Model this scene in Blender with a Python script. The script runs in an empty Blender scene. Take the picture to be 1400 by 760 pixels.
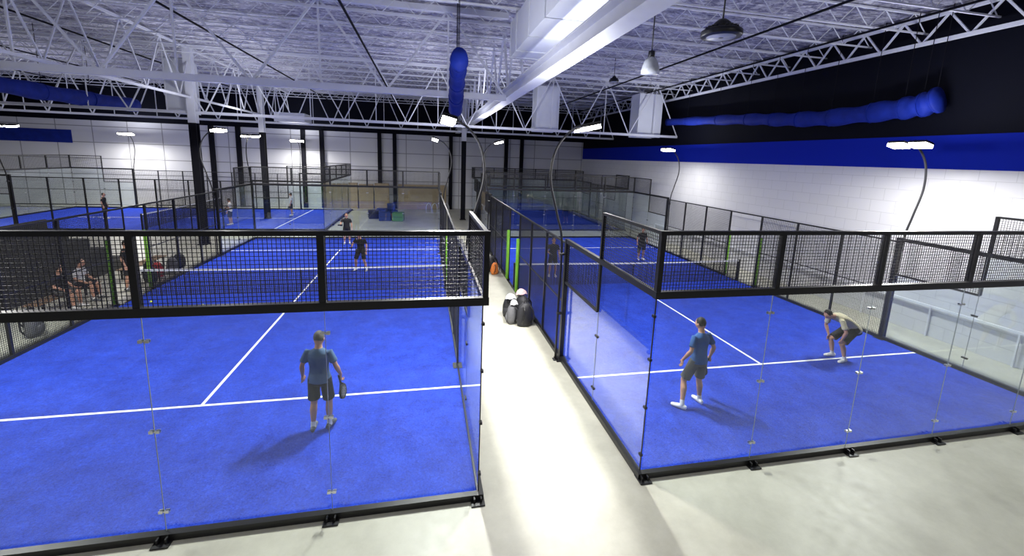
import bpy, math, random
import numpy as np
from mathutils import Vector, Matrix
from mathutils.bvhtree import BVHTree
random.seed(4)
SC=bpy.context.scene
SC.view_settings.view_transform='Standard'
COL=bpy.context.collection
V=Vector

# ------------------------------------------------------------------ materials
def new_mat(name):
    m=bpy.data.materials.new(name); m.use_nodes=True
    nt=m.node_tree; b=nt.nodes['Principled BSDF']
    return m,nt,b
def N(nt,t,**k):
    n=nt.nodes.new(t)
    for a,v in k.items(): setattr(n,a,v)
    return n
def simple(name,col,rough=.6,metal=0.,noise=.0,scale=20,bump=0.,coat=0,spec=None):
    m,nt,b=new_mat(name)
    b.inputs['Roughness'].default_value=rough; b.inputs['Metallic'].default_value=metal
    if spec is not None: b.inputs['Specular IOR Level'].default_value=spec
    tc=N(nt,'ShaderNodeTexCoord'); nz=N(nt,'ShaderNodeTexNoise'); nz.inputs['Scale'].default_value=scale; nz.inputs['Detail'].default_value=4
    nt.links.new(tc.outputs['Object'],nz.inputs['Vector'])
    mx=N(nt,'ShaderNodeMixRGB'); mx.inputs['Color1'].default_value=(*[c*(1-noise) for c in col],1); mx.inputs['Color2'].default_value=(*[min(1,c*(1+noise)) for c in col],1)
    nt.links.new(nz.outputs['Fac'],mx.inputs['Fac']); nt.links.new(mx.outputs['Color'],b.inputs['Base Color'])
    if bump:
        bp=N(nt,'ShaderNodeBump'); bp.inputs['Strength'].default_value=bump; bp.inputs['Distance'].default_value=.02
        nt.links.new(nz.outputs['Fac'],bp.inputs['Height']); nt.links.new(bp.outputs['Normal'],b.inputs['Normal'])
    return m
M={}
M['steel']=simple('black_powder_coat',(.007,.007,.009),.4,0,.2,8)
M['wire']=simple('black_wire',(.006,.006,.008),.5,0,0,5)
M['white_steel']=simple('white_painted_steel',(.74,.75,.80),.5,0,.06,3)
M['line']=simple('white_line_turf',(.85,.86,.88),.85,0,.05,60,.2)
M['net']=simple('net_cord',(.010,.010,.016),.8)
M['tape']=simple('white_net_tape',(.8,.82,.86),.7)
M['green']=simple('green_padding',(.20,.50,.03),.5,0,.1,6)
M['silver']=simple('stainless_clamp',(.75,.76,.78),.3,1,.05,30)
M['bluefab']=simple('blue_vinyl',(.004,.018,.22),.7,0,.45,2.5,1.0,spec=.25)
M['black']=simple('black_paint',(.006,.006,.010),.8,0,.2,2,spec=.15)
M['duct']=simple('white_duct',(.72,.74,.79),.45,0,.05,2)
M['lens']=simple('frosted_acrylic',(.50,.52,.55),.25,0,.03,5)
M['tan']=simple('tan_plywood',(.36,.28,.17),.7,0,.25,3)
M['dkblue']=simple('navy_foam',(.01,.03,.16),.6,0,.1,8)
M['greenf']=simple('green_foam',(.08,.24,.05),.6,0,.1,8)
M['dark']=simple('dark_bleacher',(.03,.03,.028),.8,0,.5,9,.3)
M['gray']=simple('grey_fabric',(.14,.14,.15),.8,0,.2,20)
M['seam']=simple('glass_seam',(.25,.27,.27),.5)
M['red']=simple('red_fabric',(.45,.02,.02),.7,0,.2,20)
M['orange']=simple('orange_fabric',(.6,.17,.03),.7,0,.2,20)
M['pink']=simple('pink_towel',(.62,.42,.42),.9,0,.15,30,.5)
M['white_cloth']=simple('white_cloth',(.6,.6,.6),.9,0,.1,30,.5)
M['bag']=simple('black_nylon',(.02,.02,.024),.6,0,.3,25,.4)
M['wood']=simple('bench_wood',(.2,.12,.06),.6,0,.3,6)
def emit(name,col,st):
    m,nt,b=new_mat(name); b.inputs['Base Color'].default_value=(.8,.8,.8,1); b.inputs['Emission Color'].default_value=(*col,1); b.inputs['Emission Strength'].default_value=st
    return m
M['led']=emit('led_diffuser',(1,.96,.86),22)

def turf_mat():
    m,nt,b=new_mat('blue_turf'); b.inputs['Roughness'].default_value=.85; b.inputs['Specular IOR Level'].default_value=.2
    g=N(nt,'ShaderNodeNewGeometry')
    n1=N(nt,'ShaderNodeTexNoise'); n1.inputs['Scale'].default_value=1.8; n1.inputs['Detail'].default_value=11; n1.inputs['Roughness'].default_value=.8
    n2=N(nt,'ShaderNodeTexNoise'); n2.inputs['Scale'].default_value=38; n2.inputs['Detail'].default_value=6; n2.inputs['Roughness'].default_value=.75
    for n in (n1,n2): nt.links.new(g.outputs['Position'],n.inputs['Vector'])
    r=N(nt,'ShaderNodeValToRGB'); r.color_ramp.elements[0].position=.36; r.color_ramp.elements[1].position=.66
    r.color_ramp.elements[0].color=(.007,.026,.31,1); r.color_ramp.elements[1].color=(.016,.054,.55,1)
    nt.links.new(n1.outputs['Fac'],r.inputs['Fac'])
    mx=N(nt,'ShaderNodeMixRGB',blend_type='MULTIPLY'); mx.inputs['Fac'].default_value=1.0
    r2=N(nt,'ShaderNodeValToRGB'); r2.color_ramp.elements[0].color=(.3,.3,.5,1); r2.color_ramp.elements[1].color=(1.9,1.9,1.45,1); r2.color_ramp.elements[0].position=.3; r2.color_ramp.elements[1].position=.7
    nt.links.new(n2.outputs['Fac'],r2.inputs['Fac']); nt.links.new(r.outputs['Color'],mx.inputs['Color1']); nt.links.new(r2.outputs['Color'],mx.inputs['Color2'])
    nt.links.new(mx.outputs['Color'],b.inputs['Base Color'])
    bp=N(nt,'ShaderNodeBump'); bp.inputs['Strength'].default_value=.7; bp.inputs['Distance'].default_value=.015
    nt.links.new(n2.outputs['Fac'],bp.inputs['Height']); nt.links.new(bp.outputs['Normal'],b.inputs['Normal'])
    return m
M['turf']=turf_mat()
def floor_mat():
    m,nt,b=new_mat('painted_concrete_floor')
    g=N(nt,'ShaderNodeNewGeometry')
    n1=N(nt,'ShaderNodeTexNoise'); n1.inputs['Scale'].default_value=.9; n1.inputs['Detail'].default_value=8; n1.inputs['Roughness'].default_value=.7
    n2=N(nt,'ShaderNodeTexNoise'); n2.inputs['Scale'].default_value=7; n2.inputs['Detail'].default_value=6
    for n in (n1,n2): nt.links.new(g.outputs['Position'],n.inputs['Vector'])
    r=N(nt,'ShaderNodeValToRGB'); r.color_ramp.elements[0].position=.35; r.color_ramp.elements[1].position=.65
    r.color_ramp.elements[0].color=(.44,.43,.355,1); r.color_ramp.elements[1].color=(.57,.56,.47,1)
    nt.links.new(n1.outputs['Fac'],r.inputs['Fac'])
    nt.links.new(r.outputs['Color'],b.inputs['Base Color'])
    r3=N(nt,'ShaderNodeMapRange'); r3.inputs['To Min'].default_value=.32; r3.inputs['To Max'].default_value=.55
    nt.links.new(n2.outputs['Fac'],r3.inputs['Value']); nt.links.new(r3.outputs['Result'],b.inputs['Roughness'])
    return m
M['floor']=floor_mat()
def glass_mat():
    m=bpy.data.materials.new('tempered_glass'); m.use_nodes=True; nt=m.node_tree; nt.nodes.clear()
    o=N(nt,'ShaderNodeOutputMaterial'); lw=N(nt,'ShaderNodeLayerWeight'); lw.inputs['Blend'].default_value=.5
    p=N(nt,'ShaderNodeMath',operation='POWER'); p.inputs[1].default_value=4.2
    ma=N(nt,'ShaderNodeMath',operation='MULTIPLY_ADD'); ma.inputs[1].default_value=.9; ma.inputs[2].default_value=.055
    t=N(nt,'ShaderNodeBsdfTransparent'); t.inputs['Color'].default_value=(.94,.97,.965,1)
    gl=N(nt,'ShaderNodeBsdfGlossy'); gl.inputs['Roughness'].default_value=.0; gl.inputs['Color'].default_value=(.95,.97,1,1)
    mx=N(nt,'ShaderNodeMixShader')
    nt.links.new(lw.outputs['Facing'],p.inputs[0]); nt.links.new(p.outputs[0],ma.inputs[0]); nt.links.new(ma.outputs[0],mx.inputs[0])
    nt.links.new(t.outputs[0],mx.inputs[1]); nt.links.new(gl.outputs[0],mx.inputs[2]); nt.links.new(mx.outputs[0],o.inputs['Surface'])
    return m
M['glass']=glass_mat()
def foil_mat():
    m,nt,b=new_mat('foil_insulation'); b.inputs['Metallic'].default_value=.25
    g=N(nt,'ShaderNodeNewGeometry')
    mp=N(nt,'ShaderNodeMapping'); mp.inputs['Scale'].default_value=(1.0,1.9,1)
    nt.links.new(g.outputs['Position'],mp.inputs['Vector'])
    n1=N(nt,'ShaderNodeTexNoise'); n1.inputs['Scale'].default_value=2.6; n1.inputs['Detail'].default_value=8; n1.inputs['Roughness'].default_value=.8; n1.inputs['Distortion'].default_value=1.0
    vo=N(nt,'ShaderNodeTexVoronoi'); vo.inputs['Scale'].default_value=3.0
    for n in (n1,vo): nt.links.new(mp.outputs['Vector'],n.inputs['Vector'])
    r=N(nt,'ShaderNodeValToRGB'); r.color_ramp.elements[0].position=.42; r.color_ramp.elements[1].position=.60
    r.color_ramp.elements[0].color=(.15,.14,.27,1); r.color_ramp.elements[1].color=(.93,.92,.98,1)
    nt.links.new(n1.outputs['Fac'],r.inputs['Fac']); nt.links.new(r.outputs['Color'],b.inputs['Base Color'])
    b.inputs['Roughness'].default_value=.38
    ad=N(nt,'ShaderNodeMath',operation='ADD'); nt.links.new(n1.outputs['Fac'],ad.inputs[0]); nt.links.new(vo.outputs['Distance'],ad.inputs[1])
    bp=N(nt,'ShaderNodeBump'); bp.inputs['Strength'].default_value=.9; bp.inputs['Distance'].default_value=.15
    nt.links.new(ad.outputs[0],bp.inputs['Height']); nt.links.new(bp.outputs['Normal'],b.inputs['Normal'])
    return m
M['foil']=foil_mat()
def wall_mat(name,bands,horiz='y',xblue=None):
    m,nt,b=new_mat(name); b.inputs['Roughness'].default_value=.75; b.inputs['Specular IOR Level'].default_value=.12
    g=N(nt,'ShaderNodeNewGeometry'); s=N(nt,'ShaderNodeSeparateXYZ'); nt.links.new(g.outputs['Position'],s.inputs[0])
    cb=N(nt,'ShaderNodeCombineXYZ'); nt.links.new(s.outputs['Y' if horiz=='y' else 'X'],cb.inputs[0]); nt.links.new(s.outputs['Z'],cb.inputs[1])
    br=N(nt,'ShaderNodeTexBrick'); br.inputs['Scale'].default_value=1; br.inputs['Brick Width'].default_value=.8 if horiz=='y' else 2.4; br.inputs['Row Height'].default_value=.4 if horiz=='y' else 1.25
    if horiz=='x': br.offset=0
    br.inputs['Mortar Size'].default_value=.008 if horiz=='y' else .035
    base=bands[0][1]
    br.inputs['Color1'].default_value=(*base,1); br.inputs['Color2'].default_value=(*[c*.97 for c in base],1); br.inputs['Mortar'].default_value=(*[c*(.8 if horiz=='y' else .45) for c in base],1)
    nt.links.new(cb.outputs[0],br.inputs['Vector']); cur=br.outputs['Color']
    for z,c in bands[1:]:
        gt=N(nt,'ShaderNodeMath',operation='GREATER_THAN'); gt.inputs[1].default_value=z; nt.links.new(s.outputs['Z'],gt.inputs[0])
        mx=N(nt,'ShaderNodeMixRGB'); nt.links.new(gt.outputs[0],mx.inputs['Fac']); nt.links.new(cur,mx.inputs['Color1']); mx.inputs['Color2'].default_value=(*c,1); cur=mx.outputs['Color']
    nt.links.new(cur,b.inputs['Base Color'])
    return m
WH=(.64,.64,.66); BL=(.004,.018,.36); BK=(.0025,.003,.008)
M['wall_r']=wall_mat('painted_block_wall',[(0,WH),(5.1,BL),(6.1,BK)],'y')
M['wall_f']=wall_mat('painted_panel_wall',[(0,WH),(6.7,BK)],'x')
M['wall_l']=wall_mat('painted_side_wall',[(0,WH),(4.9,BL),(5.9,BK)],'y')

# ------------------------------------------------------------------ mesh builder
class MB:
    def __init__(s): s.v=[];s.f=[];s.m=[];s.mats=[]
    def mi(s,m):
        if m not in s.mats: s.mats.append(m)
        return s.mats.index(m)
    def add(s,vs,fs,m):
        o=len(s.v); k=s.mi(m); s.v+= [tuple(v) for v in vs]
        for f in fs: s.f.append(tuple(i+o for i in f)); s.m.append(k)
    def box(s,a,b,m):
        x0,y0,z0=a;x1,y1,z1=b
        s.add([(x0,y0,z0),(x1,y0,z0),(x1,y1,z0),(x0,y1,z0),(x0,y0,z1),(x1,y0,z1),(x1,y1,z1),(x0,y1,z1)],
              [(0,3,2,1),(4,5,6,7),(0,1,5,4),(1,2,6,5),(2,3,7,6),(3,0,4,7)],m)
    def beam(s,p,q,w,h,m):
        p=V(p);q=V(q);d=(q-p).normalized()
        up=V((0,0,1)) if abs(d.z)<.95 else V((0,1,0))
        a=d.cross(up).normalized()*w/2; c=a.cross(d).normalized()*h/2
        vs=[p-a-c,p+a-c,p+a+c,p-a+c,q-a-c,q+a-c,q+a+c,q-a+c]
        s.add(vs,[(0,3,2,1),(4,5,6,7),(0,1,5,4),(1,2,6,5),(2,3,7,6),(3,0,4,7)],m)
    def loft(s,pts,rad,m,w=(1,0,0),n=14,cap=.5):
        pts=[V(p) for p in pts]; w=V(w); vs=[];fs=[]
        k=len(pts)
        ts=[]
        for i in range(k):
            a=pts[max(0,i-1)];b=pts[min(k-1,i+1)]; ts.append((b-a).normalized())
        for i in range(k):
            t=ts[i]; ww=w-t*w.dot(t)
            if ww.length<.2:
                w2=V((0,1,0)) if abs(t.y)<.8 else V((0,0,1)); ww=w2-t*w2.dot(t)
            ww.normalize(); vv=t.cross(ww)
            r=rad[i]; ra,rb=(r if isinstance(r,tuple) else (r,r))
            for j in range(n):
                th=2*math.pi*j/n; vs.append(pts[i]+ww*ra*math.cos(th)+vv*rb*math.sin(th))
        for i in range(k-1):
            for j in range(n):
                j2=(j+1)%n; fs.append((i*n+j,i*n+j2,(i+1)*n+j2,(i+1)*n+j))
        r0=min(rad[0]) if isinstance(rad[0],tuple) else rad[0]; r1=min(rad[-1]) if isinstance(rad[-1],tuple) else rad[-1]
        vs.append(pts[0]-ts[0]*r0*cap); vs.append(pts[-1]+ts[-1]*r1*cap); a=k*n;b=a+1
        for j in range(n):
            j2=(j+1)%n; fs.append((a,j2,j)); fs.append((b,(k-1)*n+j,(k-1)*n+j2))
        s.add(vs,fs,m)
    def ellipsoid(s,c,r,m,ax=None,n=16,k=10,warp=None):
        c=V(c); X,Y,Z=ax if ax else (V((1,0,0)),V((0,1,0)),V((0,0,1)))
        vs=[];fs=[]
        for i in range(k+1):
            ph=math.pi*i/k
            for j in range(n):
                th=2*math.pi*j/n
                p=[math.sin(ph)*math.cos(th),math.sin(ph)*math.sin(th),math.cos(ph)]
                if warp: p=warp(p)
                vs.append(c+X*p[0]*r[0]+Y*p[1]*r[1]+Z*p[2]*r[2])
        for i in range(k):
            for j in range(n):
                j2=(j+1)%n; fs.append((i*n+j,(i+1)*n+j,(i+1)*n+j2,i*n+j2))
        s.add(vs,fs,m)
    def obj(s,name,parent=None,smooth=False,bevel=0):
        me=bpy.data.meshes.new(name); me.from_pydata(s.v,[],s.f); me.update()
        for m in s.mats: me.materials.append(m)
        me.polygons.foreach_set('material_index',s.m)
        if smooth: me.polygons.foreach_set('use_smooth',[True]*len(s.f))
        o=bpy.data.objects.new(name,me); COL.objects.link(o)
        if parent: o.parent=parent
        if bevel:
            b=o.modifiers.new('bevel','BEVEL'); b.width=bevel; b.segments=3; b.limit_method='ANGLE'
        return o
def empty(name,loc=(0,0,0),rz=0):
    e=bpy.data.objects.new(name,None); COL.objects.link(e); e.location=loc; e.rotation_euler=(0,0,rz); e.empty_display_size=.2
    return e
def catmull(P,k=8):
    P=[V(p) for p in P]; P=[P[0]*2-P[1]]+P+[P[-1]*2-P[-2]]; out=[]
    for i in range(1,len(P)-2):
        for j in range(k):
            t=j/k; a,b,c,d=P[i-1:i+3]
            out.append(.5*((2*b)+(c-a)*t+(2*a-5*b+4*c-d)*t*t+(3*b-a-3*c+d)*t**3))
    out.append(P[-2]); return out

# ------------------------------------------------------------------ room
XL,XR,YB,YF,ZC=-34,14.5,-9,34.5,9.8
b=MB(); b.box((XL,YB,-.2),(XR,YF,0),M['floor']); b.obj('floor')
b=MB(); b.box((XR,YB,-.2),(XR+.3,YF+.3,ZC),M['wall_r']); b.obj('wall_right')
b=MB(); b.box((XL,YF,-.2),(XR,YF+.3,ZC),M['wall_f']); b.obj('wall_far')
b=MB(); b.box((XL-.3,YB,-.2),(XL,YF+.3,ZC),M['wall_l']); b.obj('wall_left')
b=MB(); b.box((XL-.3,YB,ZC),(XR+.3,YF+.3,ZC+.2),M['foil']); b.obj('ceiling')
b=MB()
for x in (-18,-16,-11,-9.5,-4.7,-3.4,1.6,6.8,8.3): b.box((x-.16,YF-.28,0),(x+.16,YF,6.7),M['black'])
b.obj('trim_1')
b=MB(); b.box((XL,YF-.04,4.9),(-27.8,YF,5.9),M['bluefab']); b.obj('trim_2')
b=MB(); 
for i in range(4): b.box((-9.2+i*1.35,YF-.5,0),(-7.95+i*1.35,YF-.3,2.2+.1*(i%2)),M['tan'])
b.box((-3.1,YF-.5,0),(1.2,YF-.3,2.25),M['tan'])
b.obj('plywood_partition',bevel=.02)
b=MB(); b.beam((XR-.08,-2,.95),(XR-.08,20,.95),.06,.06,M['white_steel'])
for i in range(12): b.beam((XR-.08,-2+i*2,.95),(XR-.08,-2+i*2,0),.04,.04,M['white_steel'])
b.obj('wall_handrail')

# roof joists
b=MB()
y=-8
while y<34:
    zt,zb=9.74,9.2
    b.beam((XL,y,zt),(XR,y,zt),.08,.05,M['white_steel']); b.beam((XL,y,zb),(XR,y,zb),.05,.045,M['white_steel'])
    x=XL; up=False
    while x<XR-.6:
        b.beam((x,y,zt if up else zb),(x+.55,y,zb if up else zt),.022,.022,M['white_steel']); up=not up; x+=.55
    y+=1.7
b.obj('roof_joists')
b=MB()
for x in (-25,-19.5,-14,-8.5,-3.1,5.2,9.6,12.4): b.beam((x,YB,9.12),(x,YF,9.12),.06,.05,M['black'])
b.obj('roof_bridging_bars')
def truss(name,p,q,zb,zt,pan,w=.14,posts=True,web=.5):
    b=MB(); p=V(p);q=V(q); n=max(1,round((q-p).length/pan))
    z=lambda P,h:V((P.x,P.y,h))
    b.beam(z(p,zb),z(q,zb),w,w*1.1,M['white_steel']); b.beam(z(p,zt),z(q,zt),w,w,M['white_steel'])
    for i in range(n):
        a=p.lerp(q,i/n);c=p.lerp(q,(i+1)/n);mid=a.lerp(c,.5)
        b.beam(z(a,zb),z(mid,zt),w*web,w*web,M['white_steel']); b.beam(z(mid,zt),z(c,zb),w*web,w*web,M['white_steel'])
        if posts: b.beam(z(mid,zb),z(mid,zt),w*.3,w*.3,M['white_steel'])
    return b.obj(name)
truss('roof_truss',(XL,9.5,0),(2.0,9.5,0),7.0,9.65,4.2,.18,True,.36)
truss('roof_truss',(XL,18.6,0),(XR,18.6,0),6.6,9.65,3.2,.12,True,.38)
truss('roof_truss',(XL,27.7,0),(XR,27.7,0),6.8,9.65,2.4,.12,True,.45)
truss('roof_truss',(14.2,YB,0),(14.2,YF,0),8.85,9.6,1.2,.1,False)
truss('roof_truss',(-11.9,YB,0),(-11.9,YF,0),7.3,9.6,2.4,.09,False)
b=MB()
b.box((2.0,YB,7.0),(2.4,YF,7.035),M['white_steel']); b.box((2.0,YB,7.36),(2.4,YF,7.395),M['white_steel']); b.box((2.18,YB,7.035),(2.22,YF,7.36),M['white_steel'])
for i in range(7,18):
    y0=YB+i*2.4
    b.beam((2.2,y0,7.4),(2.2,y0+1.2,9.7),.07,.07,M['white_steel']); b.beam((2.2,y0+1.2,9.7),(2.2,y0+2.4,7.4),.07,.07,M['white_steel'])
b.obj('steel_beam')
def column(x,y,w=.34):
    b=MB()
    for z0,z1,m in ((0,6.1,M['black']),(6.1,9.7,M['white_steel'])):
        b.box((x-w/2,y-w/2,z0),(x+w/2,y-w/2+.04,z1),m); b.box((x-w/2,y+w/2-.04,z0),(x+w/2,y+w/2,z1),m); b.box((x-.03,y-w/2+.04,z0),(x+.03,y+w/2-.04,z1),m)
    b.box((x-w/2-.06,y-w/2-.06,0),(x+w/2+.06,y+w/2+.06,.04),M['black'])
    b.obj('steel_column')
for p in ((2.2,27.7),(-11.9,18.6),(-11.9,27.7)): column(*p)
def duct(name,a,c):
    b=MB(); b.box(a,c,M['duct'])
    x0,y0,z0=a;x1,y1,z1=c
    def ring(ya,yb): 
        e=.025; b.box((x0-e,ya,z0-e),(x1+e,yb,z0-.001),M['duct']); b.box((x0-e,ya,z0-.001),(x0-.001,yb,z1),M['duct']); b.box((x1+.001,ya,z0-.001),(x1+e,yb,z1),M['duct'])
    yy=y0
    while yy<y1-.1: ring(yy,yy+.07); yy+=1.5
    ring(y1-.08,y1)
    b.obj(name)
duct('air_duct',(1.8,-8,8.0),(2.9,7.9,9.0))
duct('air_duct',(5.6,18.9,6.6),(6.9,20,9.1)); duct('air_duct',(12.0,18.9,6.55),(13.5,20,9.1))
duct('air_duct',(-13.2,19.0,6.6),(-12.2,20,9.1)); duct('air_duct',(-9.3,22,6.6),(-7.7,23.6,7.1))
def roll(pts,r,name='rolled_divider_curtain',r1=None,wob=1):
    e=empty(name); b=MB(); P=catmull(pts,10); n=len(P); r1=r1 or r
    R=lambda i:r+(r1-r)*i/(n-1)
    b.loft(P,[(R(i)*(1+.05*wob*math.sin(i*1.3))*.8,R(i)*(1+.09*wob*math.sin(i*.9+1))) for i in range(n)],M['bluefab'],n=16,cap=.25); b.obj('roll',e,True)
    b=MB()
    for i in range(2,n-1,7): b.beam(P[i],(P[i].x,P[i].y,9.75),.015,.015,M['black']); b.loft([P[i]-(P[i+1]-P[i]).normalized()*.025,P[i]],[(R(i)*.88,R(i)*1.1)]*2,M['bluefab'],n=16,cap=.05)
    b.obj('straps',e)
roll([(.12,6.1,7.45),(.15,7.0,7.3),(.2,8.2,6.95),(.25,9.2,6.5)],.28)
roll([(14.0,4.6,7.10),(14.0,5.1,6.98),(14.0,6,6.92),(14.0,8,6.86),(14.0,10,6.95),(14.0,12,7.12),(14.0,15,7.3),(14.0,19,7.5)],.36,r1=.2,wob=1.3)
roll([(-17.3,12,7.25),(-16.8,15,7.05),(-16.5,18.0,7.0),(-16.2,22,7.05)],.33)

# ------------------------------------------------------------------ courts
def mesh_panel(fr,wi,a,c,z0,z1,pitch=.05,wt=.0065):
    a=V((a[0],a[1],0));c=V((c[0],c[1],0));L=(c-a).length;d=(c-a)/L
    n=int(L/pitch)
    for i in range(1,n):
        p=a+d*(i*L/n); wi.beam((p.x,p.y,z0),(p.x,p.y,z1),wt,wt,M['wire'])
    k=int((z1-z0)/pitch)
    for i in range(1,k):
        z=z0+i*(z1-z0)/k; wi.beam((a.x,a.y,z),(c.x,c.y,z),wt,wt,M['wire'])
def court(loc,rz=0,W=10,L=20,net=True,pitch=.05,doors=True,pads=True):
    e=empty('padel_court',loc,rz)
    t=MB(); t.box((0,0,0),(W,L,.012),M['turf']); t.obj('turf',e)
    li=MB(); z=.0165
    def ln(x0,y0,x1,y1): li.box((x0,y0,.012),(x1,y1,z),M['line'])
    if net:
        ln(0,3.02,W,3.08); ln(0,L-3.08,W,L-3.02); ln(W/2-.028,3.08,W/2+.028,L-3.08)
        li.obj('lines',e)
    fr=MB();wi=MB();gl=MB();cl=MB()
    S=M['steel']
    bw,bh=.09,.1
    for a,c in (((-bw,-bw,0),(W+bw,0,bh)),((-bw,L,0),(W+bw,L+bw,bh)),((-bw,0,0),(0,L,bh)),((W,0,0),(W+bw,L,bh))):
        if a[1]==0 and net and doors:
            fr.box(a,(c[0],L/2-.9,bh),S); fr.box((a[0],L/2+.9,0),c,S); fr.box((a[0],L/2-.9,0),(c[0],L/2+.9,.015),S)
        else: fr.box(a,c,S)
    for yb,sg in ((0,-1),(L,1)):
        y=yb+sg*.045
        fr.beam((-.09,y,3.05),(W+.09,y,3.05),.09,.11,S); fr.beam((-.09,y,3.98),(W+.09,y,3.98),.07,.06,S)
        for i in range(0,int(W/2)+1):
            x=i*2
            if i in (0,int(W/2)): x=-.045 if i==0 else W+.045
            fr.beam((x,y,3.0),(x,y,4.0),.075,.075,S)
        mesh_panel(fr,wi,(0,y),(W,y),3.1,3.95,pitch)
        for i in range(int(W/2)):
            g=.004; gl.box((i*2+g,yb+sg*.02-.006,bh*.5),(i*2+2-g,yb+sg*.02+.006,3.0),M['glass'])
        for i in range(0,int(W/2)+1):
            x=i*2
            if 0<i<int(W/2):
                fr.box((x-.003,yb+sg*.02-.006,bh),(x+.003,yb+sg*.02+.006,3.0),M['seam'])
                for zz in (.38,1.5,2.68):
                    for s_ in (-1,1):
                        cl.box((x-.058,yb+sg*.02+s_*.015-.006,zz-.018),(x-.012,yb+sg*.02+s_*.015+.006,zz+.018),M['silver']); cl.box((x+.012,yb+sg*.02+s_*.015-.006,zz-.018),(x+.058,yb+sg*.02+s_*.015+.006,zz+.018),M['silver'])
                        cl.box((x-.058,yb+sg*.02+s_*.012-.003,zz-.006),(x+.058,yb+sg*.02+s_*.012+.003,zz+.006),M['silver'])
            fr.box((x-.10,yb+sg*.09-.11,0),(x+.10,yb+sg*.09+.11,.02),S)
            fr.beam((x-.05,yb+sg*.1,.0),(x-.05,yb+sg*.1,.085),.02,.10,S); fr.beam((x+.05,yb+sg*.1,.0),(x+.05,yb+sg*.1,.085),.02,.10,S)
    for xs,sg in ((0,-1),(W,1)):
        x=xs+sg*.045
        for yb,s2 in ((0,1),(L,-1)):
            Y=lambda q:yb+s2*q
            for q0,q1,h in ((0,2,3.0),(2,4,2.0)):
                ya,yc=sorted((Y(q0),Y(q1))); gl.box((xs+sg*.02-.006,ya+.004,bh*.5),(xs+sg*.02+.006,yc-.004,h),M['glass'])
            fr.box((xs+sg*.02-.006,Y(2)-.004,bh),(xs+sg*.02+.006,Y(2)+.004,3.0),M['seam'])
            for zz in (.38,1.5):
                cl.box((xs+sg*.02-.022,Y(2)-.06,zz-.02),(xs+sg*.02+.022,Y(2)+.06,zz+.02),S)
            for zz in (.38,1.2,2.0,2.7):
                cl.box((xs+sg*.03-.022,Y(0)-.025,zz-.02),(xs+sg*.03+.022,Y(0)+.035,zz+.02),S)
            fr.box((xs+sg*.02-.008,Y(0)-.008,bh),(xs+sg*.02+.008,Y(0)+.008,3.0),S)
            fr.beam((x,Y(0),3.05),(x,Y(4),3.05),.08,.1,S); fr.beam((x,Y(0),3.98),(x,Y(2),3.98),.06,.05,S)
            fr.beam((x,Y(2),3.0),(x,Y(2),4.0),.06,.06,S); fr.beam((x,Y(2),2.03),(x,Y(4),2.03),.05,.05,S); fr.beam((x,Y(2),2.03),(x,Y(2),3.0),.05,.05,S)
            mesh_panel(fr,wi,(x,Y(0)),(x,Y(2)),3.1,3.95,pitch); mesh_panel(fr,wi,(x,Y(2)),(x,Y(4)),2.05,3.0,pitch)
            fr.beam((x,Y(4),0),(x,Y(4),3.1),.1,.1,S); fr.box((x-.14,Y(4)-.14,0),(x+.14,Y(4)+.14,.02),S)
            mid=L/2-(.9 if (net and doors) else 0)
            nn=max(1,round((mid-4)/2)); 
            for i in range(1,nn+1):
                yy=Y(4+(mid-4)*i/nn); fr.beam((x,yy,0),(x,yy,3.0),.06,.06,S)
            fr.beam((x,Y(4),2.98),(x,Y(mid),2.98),.05,.05,S); fr.beam((x,Y(4),1.5),(x,Y(mid),1.5),.03,.03,S)
            mesh_panel(fr,wi,(x,Y(4)),(x,Y(mid)),.1,2.95,pitch)
            if net and doors and pads:
                gp=MB(); yy=Y(mid)
                fr.box((x-.05,yy-.05,0),(x+.05,yy+.05,.1),S)
                gp.loft([(x+sg*.06,yy,.1),(x+sg*.06,yy,1.2),(x+sg*.06,yy,2.1)],[.06,.06,.06],M['green'],n=12,cap=.3); gp.obj('post_padding',e,True)
        if net and doors: fr.beam((x,L/2-.9,2.98),(x,L/2+.9,2.98),.05,.05,S)
    fr.obj('steel_frame',e); wi.obj('wire_mesh',e); gl.obj('glass_panels',e); cl.obj('glass_clamps',e)
    if net:
        nb=MB(); yn=L/2
        def H(x): return .88+.04*abs(x-W/2)/(W/2)
        n=int(W/.06)
        for i in range(n+1):
            x=W*i/n; nb.beam((x,yn,.03),(x,yn,H(x)-.03),.010,.010,M['net'])
        for k in range(1,15):
            z0=.03+k*.06
            nb.beam((0,yn,z0),(W/2,yn,z0-.005),.010,.010,M['net']); nb.beam((W/2,yn,z0-.005),(W,yn,z0),.010,.010,M['net'])
        for s in (0,1):
            a=(0 if s==0 else W/2,yn,H(0 if s==0 else W/2)); c=(W/2 if s==0 else W,yn,H(W/2 if s==0 else W)); nb.beam(a,c,.015,.06,M['tape'])
        nb.beam((.0,yn,0),(0,yn,.98),.07,.07,M['steel']); nb.beam((W,yn,0),(W,yn,.98),.07,.07,M['steel'])
        nb.beam((W/2,yn,.02),(W/2,yn,.86),.04,.01,M['net'])
        nb.obj('net',e)
    return e
G=2.65
court((-10,0,0)); court((G,0,0))
court((-7,22.8,0),math.pi/2,pitch=.07,pads=False)
court((3.6,22.8,0),0,W=10,L=11,net=False,pitch=.07)

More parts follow.
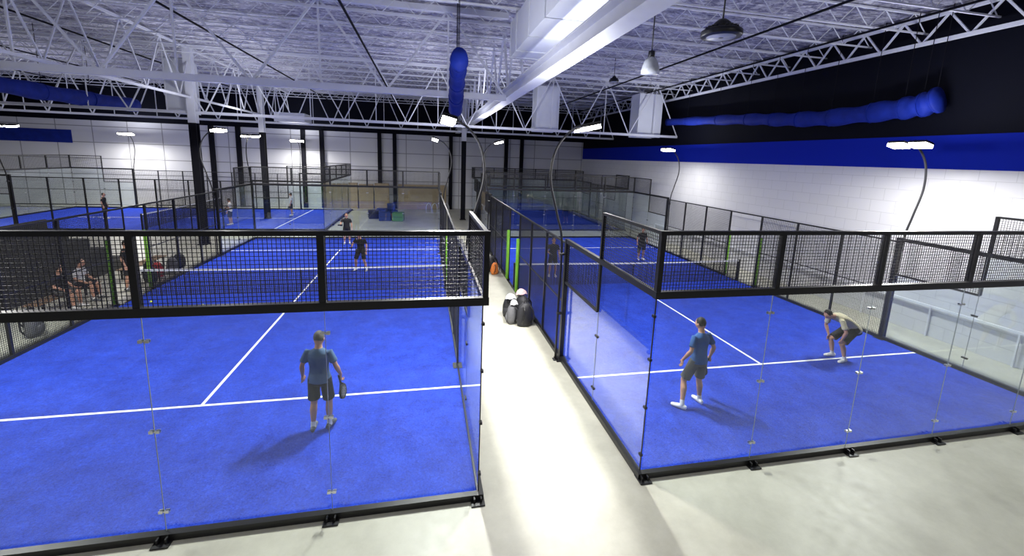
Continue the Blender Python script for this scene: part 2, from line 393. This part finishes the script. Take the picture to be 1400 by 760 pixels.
# ------------------------------------------------------------------ lamps
LW=450
def area(parent,mat,sx,sy,en,col=(1,.985,.95),name='led_panel'):
    ld=bpy.data.lights.new(name,'AREA'); ld.shape='RECTANGLE'; ld.size=sx; ld.size_y=sy; ld.energy=en; ld.color=col
    lo=bpy.data.objects.new(name,ld); COL.objects.link(lo); lo.parent=parent; lo.matrix_local=mat
def floodlight(x,y,dx,dy,power=LW):
    e=empty('court_floodlight',(x,y,0),math.atan2(dy,dx))
    b=MB(); P=catmull([(-.14,0,0),(-.14,0,1.5),(-.14,0,3.0),(-.30,0,3.7),(-.50,0,4.5),(-.42,0,5.15),(-.12,0,5.58),(.22,0,5.74)],7)
    b.loft(P,[.028]*len(P),M['steel'],w=(0,1,0),n=10,cap=.1)
    b.box((-.2,-.06,0),(-.08,.06,.03),M['steel'])
    b.box((-.17,-.03,2.7),(-.02,.03,2.76),M['steel']); b.box((-.17,-.03,1.2),(-.02,.03,1.26),M['steel'])
    b.obj('pole',e,True)
    h=MB(); R=Matrix.Rotation(-math.radians(14),4,'Y'); C=V((.3,0,5.74))
    def put(k,m): h.add([C+(R@V(v)) for v in k.v],k.f,m)
    for s in (-1,1):
        y0=s*.27
        k=MB(); k.box((-.15,y0-.22,0),(.15,y0+.22,.04),M['steel'])
        for i in range(7): k.box((-.14,y0-.2+i*.062,.04),(.14,y0-.185+i*.062,.07),M['steel'])
        put(k,M['steel'])
        k=MB(); k.box((-.14,y0-.21,-.09),(.14,y0+.21,-.0),M['led']); put(k,M['led'])
        area(e,Matrix.Translation(C+(R@V((0,y0,-.095))))@R,.26,.4,power/2)
    k=MB(); k.box((-.03,-.45,.02),(.03,.45,.05),M['steel']); put(k,M['steel'])
    area(e,Matrix.Translation(C+V((0,0,.12)))@Matrix.Rotation(math.pi,4,'X'),.2,.8,115,(.90,.92,1),'added_ceiling_fill')  # upward fill added to each head only to brighten the ceiling
    h.obj('head',e)
    return e
for x0 in (-10,G):
    for yy in (4,16):
        pw=LW*(1.35 if yy==4 else .85)
        floodlight(x0-.045,yy,1,0,pw); floodlight(x0+10.045,yy,-1,0,pw*(.75 if x0>0 else 1.15))
for xx in (-11,-23):
    floodlight(xx,22.75,0,1); floodlight(xx,32.85,0,-1)
def highbay(x,y,z,r=.3,on=0):
    e=empty('high_bay_lamp',(x,y,z)); b=MB()
    b.loft([(0,0,-.02),(0,0,.0),(0,0,.07),(0,0,.1)],[r*.96,r,r,r*.8],M['steel'],n=28,cap=.05)
    b.loft([(0,0,.1),(0,0,.2),(0,0,.26)],[r*.45,r*.42,r*.2],M['steel'],n=20,cap=.1)
    for i in range(20):
        a=i*math.pi/10; b.beam((math.cos(a)*r*.42,math.sin(a)*r*.42,.13),(math.cos(a)*r*.8,math.sin(a)*r*.8,.11),.012,.05,M['steel'])
    b.beam((0,0,.24),(0,0,9.75-z),.02,.02,M['steel']); b.obj('housing',e,True)
    c=MB(); c.loft([(0,0,-.03),(0,0,-.02)],[r*.7,r*.72],M['led'] if on else M['lens'],n=28,cap=.02); c.obj('lens',e,True)
    if on: area(e,Matrix.Translation((0,0,-.06)),r*1.2,r*1.2,on)
highbay(4.2,1.35,7.15,.33)
e=empty('bell_pendant_lamp',(4.35,3.95,7.0)); b=MB()
b.loft([(0,0,0),(0,0,.1),(0,0,.25),(0,0,.36)],[.21,.20,.16,.09],M['lens'],n=24,cap=.05); b.loft([(0,0,.36),(0,0,.5)],[.08,.07],M['steel'],n=16,cap=.1); b.beam((0,0,.5),(0,0,2.75),.02,.02,M['steel']); b.obj('shade',e,True)
highbay(8,14,8.7,.22)
for (x,y) in ((6,-6),(-5,-6)): highbay(x,y,8.7,.25,170)  # unseen lit pair, added behind the camera to brighten the near floor

# ------------------------------------------------------------------ people
skin=simple('skin',(.50,.27,.18),.55,0,.08,12)
hairg=simple('hair_grey',(.09,.085,.08),.8,0,.3,60); hairb=simple('hair_dark',(.010,.008,.007),.7,0,.3,60)
eye=simple('eye_dark',(.02,.015,.01),.2); lip=simple('lips',(.35,.11,.09),.5)
shoe_w=simple('shoe_white',(.75,.75,.75),.6); shoe_d=simple('shoe_grey',(.10,.11,.12),.6); sock=simple('sock_white',(.7,.7,.7),.9)
tee_b=simple('tee_blue',(.022,.085,.26),.85,0,.2,14,.3); tee_k=simple('tee_black',(.010,.010,.013),.85,0,.1,14); tee_c=simple('tee_cream',(.52,.47,.32),.85,0,.12,14,.3); tee_w=simple('tee_white',(.6,.6,.62),.85,0,.1,14)
tee_g=simple('tee_slate_blue',(.055,.11,.21),.85,0,.2,14,.3)
sh_k=simple('shorts_black',(.010,.010,.012),.8,0,.15,14,.3); sh_g=simple('shorts_grey',(.085,.085,.08),.85,0,.15,14,.3); sh_n=simple('shorts_navy',(.02,.025,.05),.85,0,.15,14)
BASE=dict(pel=(0,0,.95),neck=(0,.0,1.47),bend=(0,0,0),head=(0,.03,1.615),look=(0,1,-.05),
 hipL=(-.095,0,.92),hipR=(.095,0,.92),knL=(-.12,.03,.5),knR=(.12,.03,.5),anL=(-.13,-.02,.09),anR=(.13,-.02,.09),toeL=(-.16,1,0),toeR=(.16,1,0),
 shL=(-.180,0,1.395),shR=(.180,0,1.395),elL=(-.25,-.03,1.14),elR=(.25,-.03,1.14),wrL=(-.27,.06,.90),wrR=(.27,.06,.90),
 hdL=(0,.15,-1),hdR=(0,.15,-1))
def hand(mb,w,d,side,mat,curl=.5):
    w=V(w);d=V(d).normalized(); t=V(side); t=(t-d*t.dot(d)).normalized(); nrm=d.cross(t)
    mb.loft([w-d*.03,w+d*.01,w+d*.035,w+d*.06,w+d*.092],[(.024,.022),(.028,.019),(.038,.017),(.042,.016),(.040,.012)],mat,w=t,n=14,cap=.4)
    for i,(o,l) in enumerate(((.030,.070),(.010,.078),(-.010,.073),(-.029,.057))):
        p=w+d*.082+t*o; pts=[p]; dd=d.copy()
        for k in range(3):
            ang=curl*(.45+.35*k); dd=(Matrix.Rotation(ang,3,t)@dd); p=p+dd*l*(.45,.32,.25)[k]; pts.append(p)
        mb.loft(pts,[.0098,.0092,.0085,.007],mat,w=t,n=8,cap=.7)
    p=w+d*.025+t*.028; d2=(d*.75+t*.65-nrm*.2*(1 if curl>0 else -1)).normalized(); q=p+d2*.040; d3=(d*.9+t*.15).normalized(); q2=q+d3*.030
    mb.loft([p-d2*.012,p,q,q2],[.012,.014,.011,.009],mat,w=nrm,n=8,cap=.7)
def racket(mb,p,d,side):
    p=V(p);d=V(d).normalized(); t=V(side); t=(t-d*t.dot(d)).normalized(); n=d.cross(t)
    blk=tee_k
    mb.loft([p-d*.07,p+d*.09],[.016,.015],blk,w=t,n=10,cap=.3)
    for s in (-1,1): mb.loft([p+d*.08,p+d*.13+t*s*.03,p+d*.19+t*s*.075],[.012,.014,.017],blk,w=t,n=8)
    out=[]
    for i in range(28):
        a=2*math.pi*i/28; out.append((math.cos(a)*.13,math.sin(a)*.125))
    c=p+d*.29; vs=[];fs=[];k=28
    for z in (-.019,.019): vs+=[c+d*a+t*q+n*z for a,q in out]
    for i in range(k): j=(i+1)%k; fs.append((i,j,k+j,k+i))
    fs.append(tuple(range(k))[::-1]); fs.append(tuple(range(k,2*k))); mb.add(vs,fs,blk)
    for a in range(-3,4):
        for q in range(-3,4):
            if a*a+q*q<=9:
                for z in (-.0195,.0195):
                    cc=c+d*a*.03+t*q*.03+n*z; mb.loft([cc-n*.0006,cc+n*.0006],[.006,.006],shoe_w,w=t,n=6,cap=0)
def person(name,loc,face,tee,shorts,hair,shoe=shoe_w,vox=.012,scale=1,rack=None,**ov):
    P={k:V(v) for k,v in {**BASE,**ov}.items()}
    b=MB()
    sh=(P['shR']-P['shL']).normalized(); 
    pel,neck=P['pel'],P['neck']; mid=(pel+neck)/2+P['bend']
    def sp(t): return pel*(1-t)**2+mid*2*t*(1-t)+neck*t*t
    hipax=(P['hipR']-P['hipL']).normalized()
    b.loft([sp(-.12),sp(.05),sp(.2),sp(.4),sp(.6),sp(.75),sp(.85),sp(.93),sp(1.0)],[(.188,.135),(.178,.126),(.160,.114),(.155,.108),(.172,.116),(.184,.118),(.175,.102),(.120,.080),(.066,.058)],tee,w=sh,n=24,cap=.1)
    b.loft([sp(-.22),sp(-.12),sp(.02),sp(.15)],[(.15,.115),(.168,.122),(.160,.114),(.14,.10)],shorts,w=hipax,n=20,cap=.4)
    hd=P['head']; f=P['look'].normalized()
    b.loft([sp(.9),neck+(hd-neck)*.3,hd-f*.015-V((0,0,.03))],[.064,.058,.056],skin,w=sh,n=12)
    for s in 'LR':
        a,e_,w=P['sh'+s],P['el'+s],P['wr'+s]
        b.loft([a,a.lerp(e_,.35),a.lerp(e_,.8),e_,e_.lerp(w,.2),e_.lerp(w,.35),e_.lerp(w,.75),w+(w-e_).normalized()*.01],[.05,.047,.039,.038,.042,.042,.030,.026],skin,n=14)
        top=sp(.80).lerp(a,.55)
        b.loft([top,a,a.lerp(e_,.35),a.lerp(e_,.68)],[.060,.062,.060,.066],tee,n=16,cap=.3)
        h,k,n_=P['hip'+s],P['kn'+s],P['an'+s]
        back=V((0,-.012,0))
        b.loft([h,h.lerp(k,.4),h.lerp(k,.85),k,k.lerp(n_,.12),k.lerp(n_,.32)+back,k.lerp(n_,.55)+back*.5,k.lerp(n_,.8),n_],[.088,.08,.062,.057,.053,.060,.052,.039,.036],skin,n=14)
        b.loft([h+V((0,0,.03)),h.lerp(k,.3),h.lerp(k,.6),h.lerp(k,.88)],[.096,.098,.096,.100],shorts,n=18,cap=.03)
        b.loft([k.lerp(n_,.82),n_,n_-V((0,0,.03))],[.043,.042,.044],sock,n=12,cap=.05)
        t=P['toe'+s].normalized(); up=V((0,0,1)); z0=n_.z-.09
        def fp(q,zz): r=n_+t*q; r.z=z0+zz; return r
        sd=t.cross(up)
        b.loft([fp(-.08,.045),fp(-.04,.05),fp(.04,.048),fp(.12,.036),fp(.18,.03),fp(.205,.026)],[(.032,.042),(.040,.05),(.044,.047),(.048,.036),(.040,.03),(.022,.02)],shoe,w=sd,n=14,cap=.4)
    up=V((0,0,1)); X=f.cross(up).normalized(); U=X.cross(f)
    def warp(p):
        x,y,z=p
        if z<0: k=1-.30*z*z; x*=k; y*=(1-.10*z*z)
        return (x,y,z)
    b.ellipsoid(hd,(.079,.099,.122),skin,(X,f,U),n=24,k=16,warp=warp)
    b.ellipsoid(hd-f*.016+U*.030,(.086,.091,.106),hair,(X,f,U),n=24,k=16)
    b.loft([hd+f*.083+U*.015,hd+f*.112-U*.020,hd+f*.091-U*.032],[.010,.016,.010],skin,w=X,n=10)
    for s_ in (-1,1): b.ellipsoid(hd+X*s_*.081-f*.005-U*.005,(.013,.02,.033),skin,(X,f,U),10,8)
    me=bpy.data.meshes.new('tmp'); me.from_pydata(b.v,[],b.f); me.update()
    o=bpy.data.objects.new('tmp',me); COL.objects.link(o)
    md=o.modifiers.new('r','REMESH'); md.mode='VOXEL'; md.voxel_size=vox
    sm=o.modifiers.new('s','SMOOTH'); sm.iterations=3; sm.factor=.5
    bpy.context.view_layer.update()
    dg=bpy.context.evaluated_depsgraph_get(); m2=bpy.data.meshes.new_from_object(o.evaluated_get(dg))
    bv=BVHTree.FromPolygons([V(v) for v in b.v],b.f)
    bpy.data.objects.remove(o)
    for m in b.mats: m2.materials.append(m)
    for p in m2.polygons:
        r=bv.find_nearest(p.center); p.material_index=b.m[r[2]] if r[2] is not None else 0
        p.use_smooth=True
    e=empty(name,loc,face); e.scale=(scale,)*3
    m2.name='body'; bo=bpy.data.objects.new('body',m2); COL.objects.link(bo); bo.parent=e
    x=MB()
    for s in (-1,1): x.ellipsoid(hd+X*s*.030+f*.090+U*.006,(.011,.007,.006),eye,(X,f,U),8,6); x.loft([hd+X*s*.044+f*.087+U*.024,hd+X*s*.018+f*.096+U*.024],[.004,.004],hair,n=6)
    x.loft([hd+f*.085-U*.058-X*.022,hd+f*.093-U*.058,hd+f*.085-U*.058+X*.022],[.004,.006,.004],lip,n=6)
    x.obj('face',e,True)
    hb=MB()
    hand(hb,P['wrL'],P['hdL'],(.35,.9,0),skin,.45); 
    hand(hb,P['wrR'],P['hdR'],(-.35,.9,0),skin,-.45 if rack!='R' else -1.25); hb.obj('hands',e,True)
    if rack:
        rb=MB(); d=P['hdR'].normalized(); c=P['wrR']+d*.085+V((-.03,0,0)); rd=V(ov.get('rd',(0,.35,-1))).normalized()
        racket(rb,c,rd,(0,1,.3)); rb.obj('racket',e)
    return e
person('man_in_blue_shirt',(-2.58,1.98,0.014),math.radians(-8),tee_g,sh_k,hairg,shoe_d,.009,1.06,rack='R',
  head=(0,.05,1.61),look=(.1,1,-.25),elR=(.27,.0,1.16),wrR=(.30,.13,.93),elL=(-.27,-.02,1.16),wrL=(-.31,.08,.93),anL=(-.12,-.05,.09),anR=(.12,.03,.09),knR=(.12,.06,.5),rd=(.1,.25,-1))
person('man_in_grey_shorts',(4.76,1.66,0.014),math.radians(12),tee_b,sh_g,hairb,shoe_w,.009,1.08,rack='R',
  neck=(.04,.04,1.46),head=(.05,.1,1.61),look=(-.15,1,-.15),shL=(-.145,.03,1.39),shR=(.215,.03,1.39),elL=(-.25,-.02,1.15),wrL=(-.28,.12,.93),elR=(.30,-.05,1.16),wrR=(.33,.04,.93),
  knL=(-.2,.12,.5),anL=(-.33,-.02,.09),toeL=(-.5,1,0),knR=(.12,.05,.5),anR=(.16,.02,.09),rd=(.1,.5,-1))
person('man_bending_over',(9.93,3.02,0.014),math.radians(88),tee_c,sh_k,hairb,shoe_w,.010,1.04,
  pel=(0,-.36,.84),neck=(0,.27,1.15),bend=(0,-.04,.12),head=(0,.44,1.21),look=(0,1,-.8),hipL=(-.1,-.34,.82),hipR=(.1,-.34,.82),knL=(-.16,.07,.49),knR=(.16,.07,.49),anL=(-.17,-.06,.09),anR=(.17,-.06,.09),
  shL=(-.18,.20,1.09),shR=(.18,.20,1.09),elL=(-.28,.15,.83),elR=(.28,.15,.83),wrL=(-.18,.13,.60),wrR=(.18,.13,.60),hdL=(.05,.0,-1),hdR=(-.05,.0,-1))
person('player_in_black',(-3.4,12.8,0.014),math.radians(165),tee_k,sh_k,hairb,shoe_w,.018,.98,rack='R',elR=(.3,.1,1.2),wrR=(.25,.33,1.1),hdR=(0,1,-.2),rd=(0,1,.3),knL=(-.18,.1,.5),knR=(.18,.1,.5),anL=(-.24,-.03,.09),anR=(.24,-.03,.09),pel=(0,-.06,.93),neck=(0,.06,1.43),head=(0,.12,1.58))
person('player_in_black',(-4.9,18.4,0.014),math.radians(190),tee_k,sh_k,hairb,shoe_w,.02,.98,rack='R',elR=(.3,.1,1.2),wrR=(.3,.33,1.1),hdR=(0,1,0),rd=(.2,1,.3))
person('player_in_dark_shirt',(4.6,11.3,0.014),math.radians(170),tee_k,sh_k,hairb,shoe_w,.018,.98,rack='R',elR=(.3,.1,1.2),wrR=(.2,.33,1.1),hdR=(0,1,0),rd=(.1,1,.4))
person('player_in_dark_shirt',(10.2,14.0,0.014),math.radians(175),tee_k,sh_n,hairb,shoe_w,.02,.98,rack='R')
person('player_in_white',(-13.1,24.7,0.014),math.radians(90),tee_w,sh_k,hairb,shoe_w,.02,1,rack='R',elR=(.3,.1,1.2),wrR=(.2,.33,1.1))
person('player_in_white',(-10.7,29.2,0.014),math.radians(100),tee_w,sh_k,hairb,shoe_w,.022,1,rack='R')
person('player_in_dark_shirt',(-21.4,26.9,0.014),math.radians(-80),tee_k,sh_k,hairb,shoe_w,.022,1)
person('spectator',(-10.75,10.9,0),math.radians(-80),tee_k,sh_k,hairb,shoe_d,.02,1)
sit=dict(pel=(0,0,.55),neck=(0,.06,1.06),head=(0,.12,1.22),hipL=(-.1,.0,.53),hipR=(.1,.0,.53),knL=(-.14,.42,.50),knR=(.14,.42,.50),anL=(-.14,.44,.09),anR=(.14,.44,.09),
  shL=(-.18,.05,.98),shR=(.18,.05,.98),elL=(-.25,.08,.74),elR=(.25,.08,.74),wrL=(-.17,.32,.62),wrR=(.17,.32,.62),hdL=(0,1,-.2),hdR=(0,1,-.2))
person('spectator_seated',(-11.5,9.9,0),math.radians(-90),tee_w,sh_k,hairb,shoe_d,.02,1,**sit)
person('spectator_seated',(-11.5,9.1,0),math.radians(-90),tee_k,sh_g,hairb,shoe_w,.02,1,**sit)

# ------------------------------------------------------------------ furniture and bags
def bench(x,y,L,rz=0):
    e=empty('bench',(x,y,0),rz); b=MB()
    for i in range(3): b.box((-.2+i*.14,-L/2,.38),(-.08+i*.14,L/2,.415),M['wood'])
    for yy in (-L/2+.2,L/2-.2): b.box((-.19,yy-.03,.33),(.2,yy+.03,.38),M['steel']); b.box((-.17,yy-.03,0),(-.12,yy+.03,.33),M['steel']); b.box((.13,yy-.03,0),(.18,yy+.03,.33),M['steel'])
    b.obj('slats',e,bevel=.005)
bench(-11.55,9.4,2.4); bench(-11.6,13.2,2.4)
def backpack(x,y,z,mat,s=1,rz=0):
    e=empty('sports_bag',(x,y,z),rz); b=MB()
    b.loft([(0,0,.02),(0,0,.12),(0,.01,.3),(0,.0,.42),(0,-.01,.5)],[(.17,.11),(.19,.13),(.18,.12),(.15,.1),(.08,.06)],mat,n=18,cap=.2)
    b.loft([(0,.1,.06),(0,.13,.15),(0,.12,.26)],[(.12,.04),(.14,.05),(.11,.03)],mat,n=12)
    for s_ in (-1,1):
        P=catmull([(s_*.08,-.08,.46),(s_*.1,-.16,.36),(s_*.12,-.15,.2),(s_*.12,-.09,.08)],5); b.loft(P,[.016]*len(P),M['steel'],n=6)
    P=catmull([(-.04,0,.5),(0,0,.57),(.04,0,.5)],5); b.loft(P,[.009]*len(P),M['steel'],n=6)
    o=b.obj('bag',e,True); e.scale=(s,s,s)
def cloth(x,y,z,mat,r=.3):
    b=MB(); k=12;n=24;vs=[];fs=[]
    for i in range(k+1):
        for j in range(n):
            th=2*math.pi*j/n; rr=r*i/k*(1+.2*math.sin(3*th+x)); h=.16*(1-(i/k)**2)+.03*math.sin(5*th+i)*(i/k)
            vs.append((x+rr*math.cos(th),y+rr*math.sin(th)*.8,z+max(.004,h)))
    for i in range(k):
        for j in range(n): j2=(j+1)%n; fs.append((i*n+j,i*n+j2,(i+1)*n+j2,(i+1)*n+j))
    b.add(vs,fs,mat); b.obj('towel',None,True)
backpack(2.2,6.25,0,M['bag'],1.4,.3); backpack(1.85,6.5,0,M['gray'],1.15,1.2); backpack(2.25,6.85,0,M['bag'],1.45,2); backpack(1.88,6.95,0,M['bag'],1.3,2.6)
cloth(1.85,6.85,.66,M['white_cloth'],.17); cloth(2.2,6.9,.78,M['pink'],.18); cloth(1.88,6.45,.60,M['white_cloth'],.12)
backpack(2.2,11.9,0,M['orange'],1.0,.6); backpack(1.9,12.3,0,M['bag'],1.1,0); backpack(2.15,12.5,0,M['bag'],1.3,1)
for i,(x,y,m) in enumerate(((-10.6,11.8,'bag'),(-10.7,12.4,'red'),(-11.1,12.6,'bag'),(-10.6,13.2,'gray'),(-10.7,13.9,'bag'),(-10.6,7.0,'gray'),(-11.0,7.5,'bag'))): backpack(x,y,0,M[m],1.15,i)
b=MB()
for i in range(4): b.box((-13.4-i*.7,2,0),(-12.75-i*.7,14.5,.4+i*.36),M['dark'])
b.box((-15.6,2,0),(-15.5,14.5,1.9),M['dark'])
b.obj('bleacher',bevel=.01)
def cube(x,y,m,s=.75,rz=0,z=0):
    e=empty('foam_cube_seat',(x,y,z),rz); b=MB(); b.box((-s/2,-s/2,0),(s/2,s/2,s*.8),m); b.obj('cushion',e,bevel=.05)
    k=MB(); k.box((-s/2+.04,-s/2-.004,s*.38),(s/2-.04,-s/2+.001,s*.42),M['steel']); k.obj('piping',e)
cube(-4.6,28.2,M['steel'],.8,.2); cube(-3.7,27.2,M['dkblue'],.85,.1); cube(-2.7,27.0,M['greenf'],.8,-.1); cube(-3.3,28.2,M['dkblue'],.85,.3); cube(-4.1,29.2,M['dkblue'],.8,0); cube(-3.3,28.2,M['dkblue'],.6,.1,.69)
e=empty('bicycle_rack',(-.6,31.5,0)); b=MB()
for i in range(4):
    P=catmull([(i*.5,0,.0),(i*.5,0,.6),(i*.5+.2,0,.85),(i*.5+.4,0,.6),(i*.5+.4,0,.0)],6); b.loft(P,[.03]*len(P),M['silver'],w=(0,1,0),n=8)
b.beam((-.1,0,.02),(2.1,0,.02),.08,.04,M['silver']); b.obj('loops',e,True)
e=empty('ball_cart',(4.0,21.4,0)); b=MB()
for r,z in ((.3,.9),(.3,1.15),(.24,.7)):
    P=[(math.cos(a*math.pi/10)*r,math.sin(a*math.pi/10)*r,z) for a in range(21)]; b.loft(P,[.014]*21,M['tape'],w=(0,0,1),n=6)
for a in range(8):
    c,s=math.cos(a*math.pi/4),math.sin(a*math.pi/4); b.beam((c*.3,s*.3,1.15),(c*.24,s*.24,.7),.012,.012,M['tape'])
for a in range(4):
    c,s=math.cos(a*math.pi/2),math.sin(a*math.pi/2); b.beam((c*.24,s*.24,.7),(c*.28,s*.28,0),.025,.025,M['tape'])
b.obj('basket',e)
b=MB(); ball=simple('ball_yellow',(.6,.7,.08),.9)
for x,y in ((-7.6,8.9),(-9.3,9.4)): b.ellipsoid((x,y,.045),(.033,.033,.033),ball)
b.obj('padel_balls',None,True)

# ------------------------------------------------------------------ world
w=bpy.data.worlds.new('World'); SC.world=w; w.use_nodes=True
bg=w.node_tree.nodes['Background']; bg.inputs[0].default_value=(.85,.88,1,1); bg.inputs[1].default_value=.08

# ------------------------------------------------------------------ camera
f_,pi_,ya_,ro_=575.38,.1706,.2078,.0365
cd=bpy.data.cameras.new('camera'); co=bpy.data.objects.new('camera',cd); COL.objects.link(co)
cd.sensor_width=36; cd.sensor_fit='HORIZONTAL'; cd.lens=36*f_/1400; cd.shift_y=-(380-315.1)/1400; cd.clip_start=.05; cd.clip_end=300
F=V((math.sin(ya_)*math.cos(pi_),math.cos(ya_)*math.cos(pi_),-math.sin(pi_))); Rr=V((math.cos(ya_),-math.sin(ya_),0)); U=Rr.cross(F)
c,s=math.cos(ro_),math.sin(ro_)
R2=Rr*c+U*s; U2=-Rr*s+U*c
mat=Matrix((( R2.x,U2.x,-F.x,-.7595),(R2.y,U2.y,-F.y,-5.4477),(R2.z,U2.z,-F.z,4.9658),(0,0,0,1)))
co.matrix_world=mat
SC.camera=co
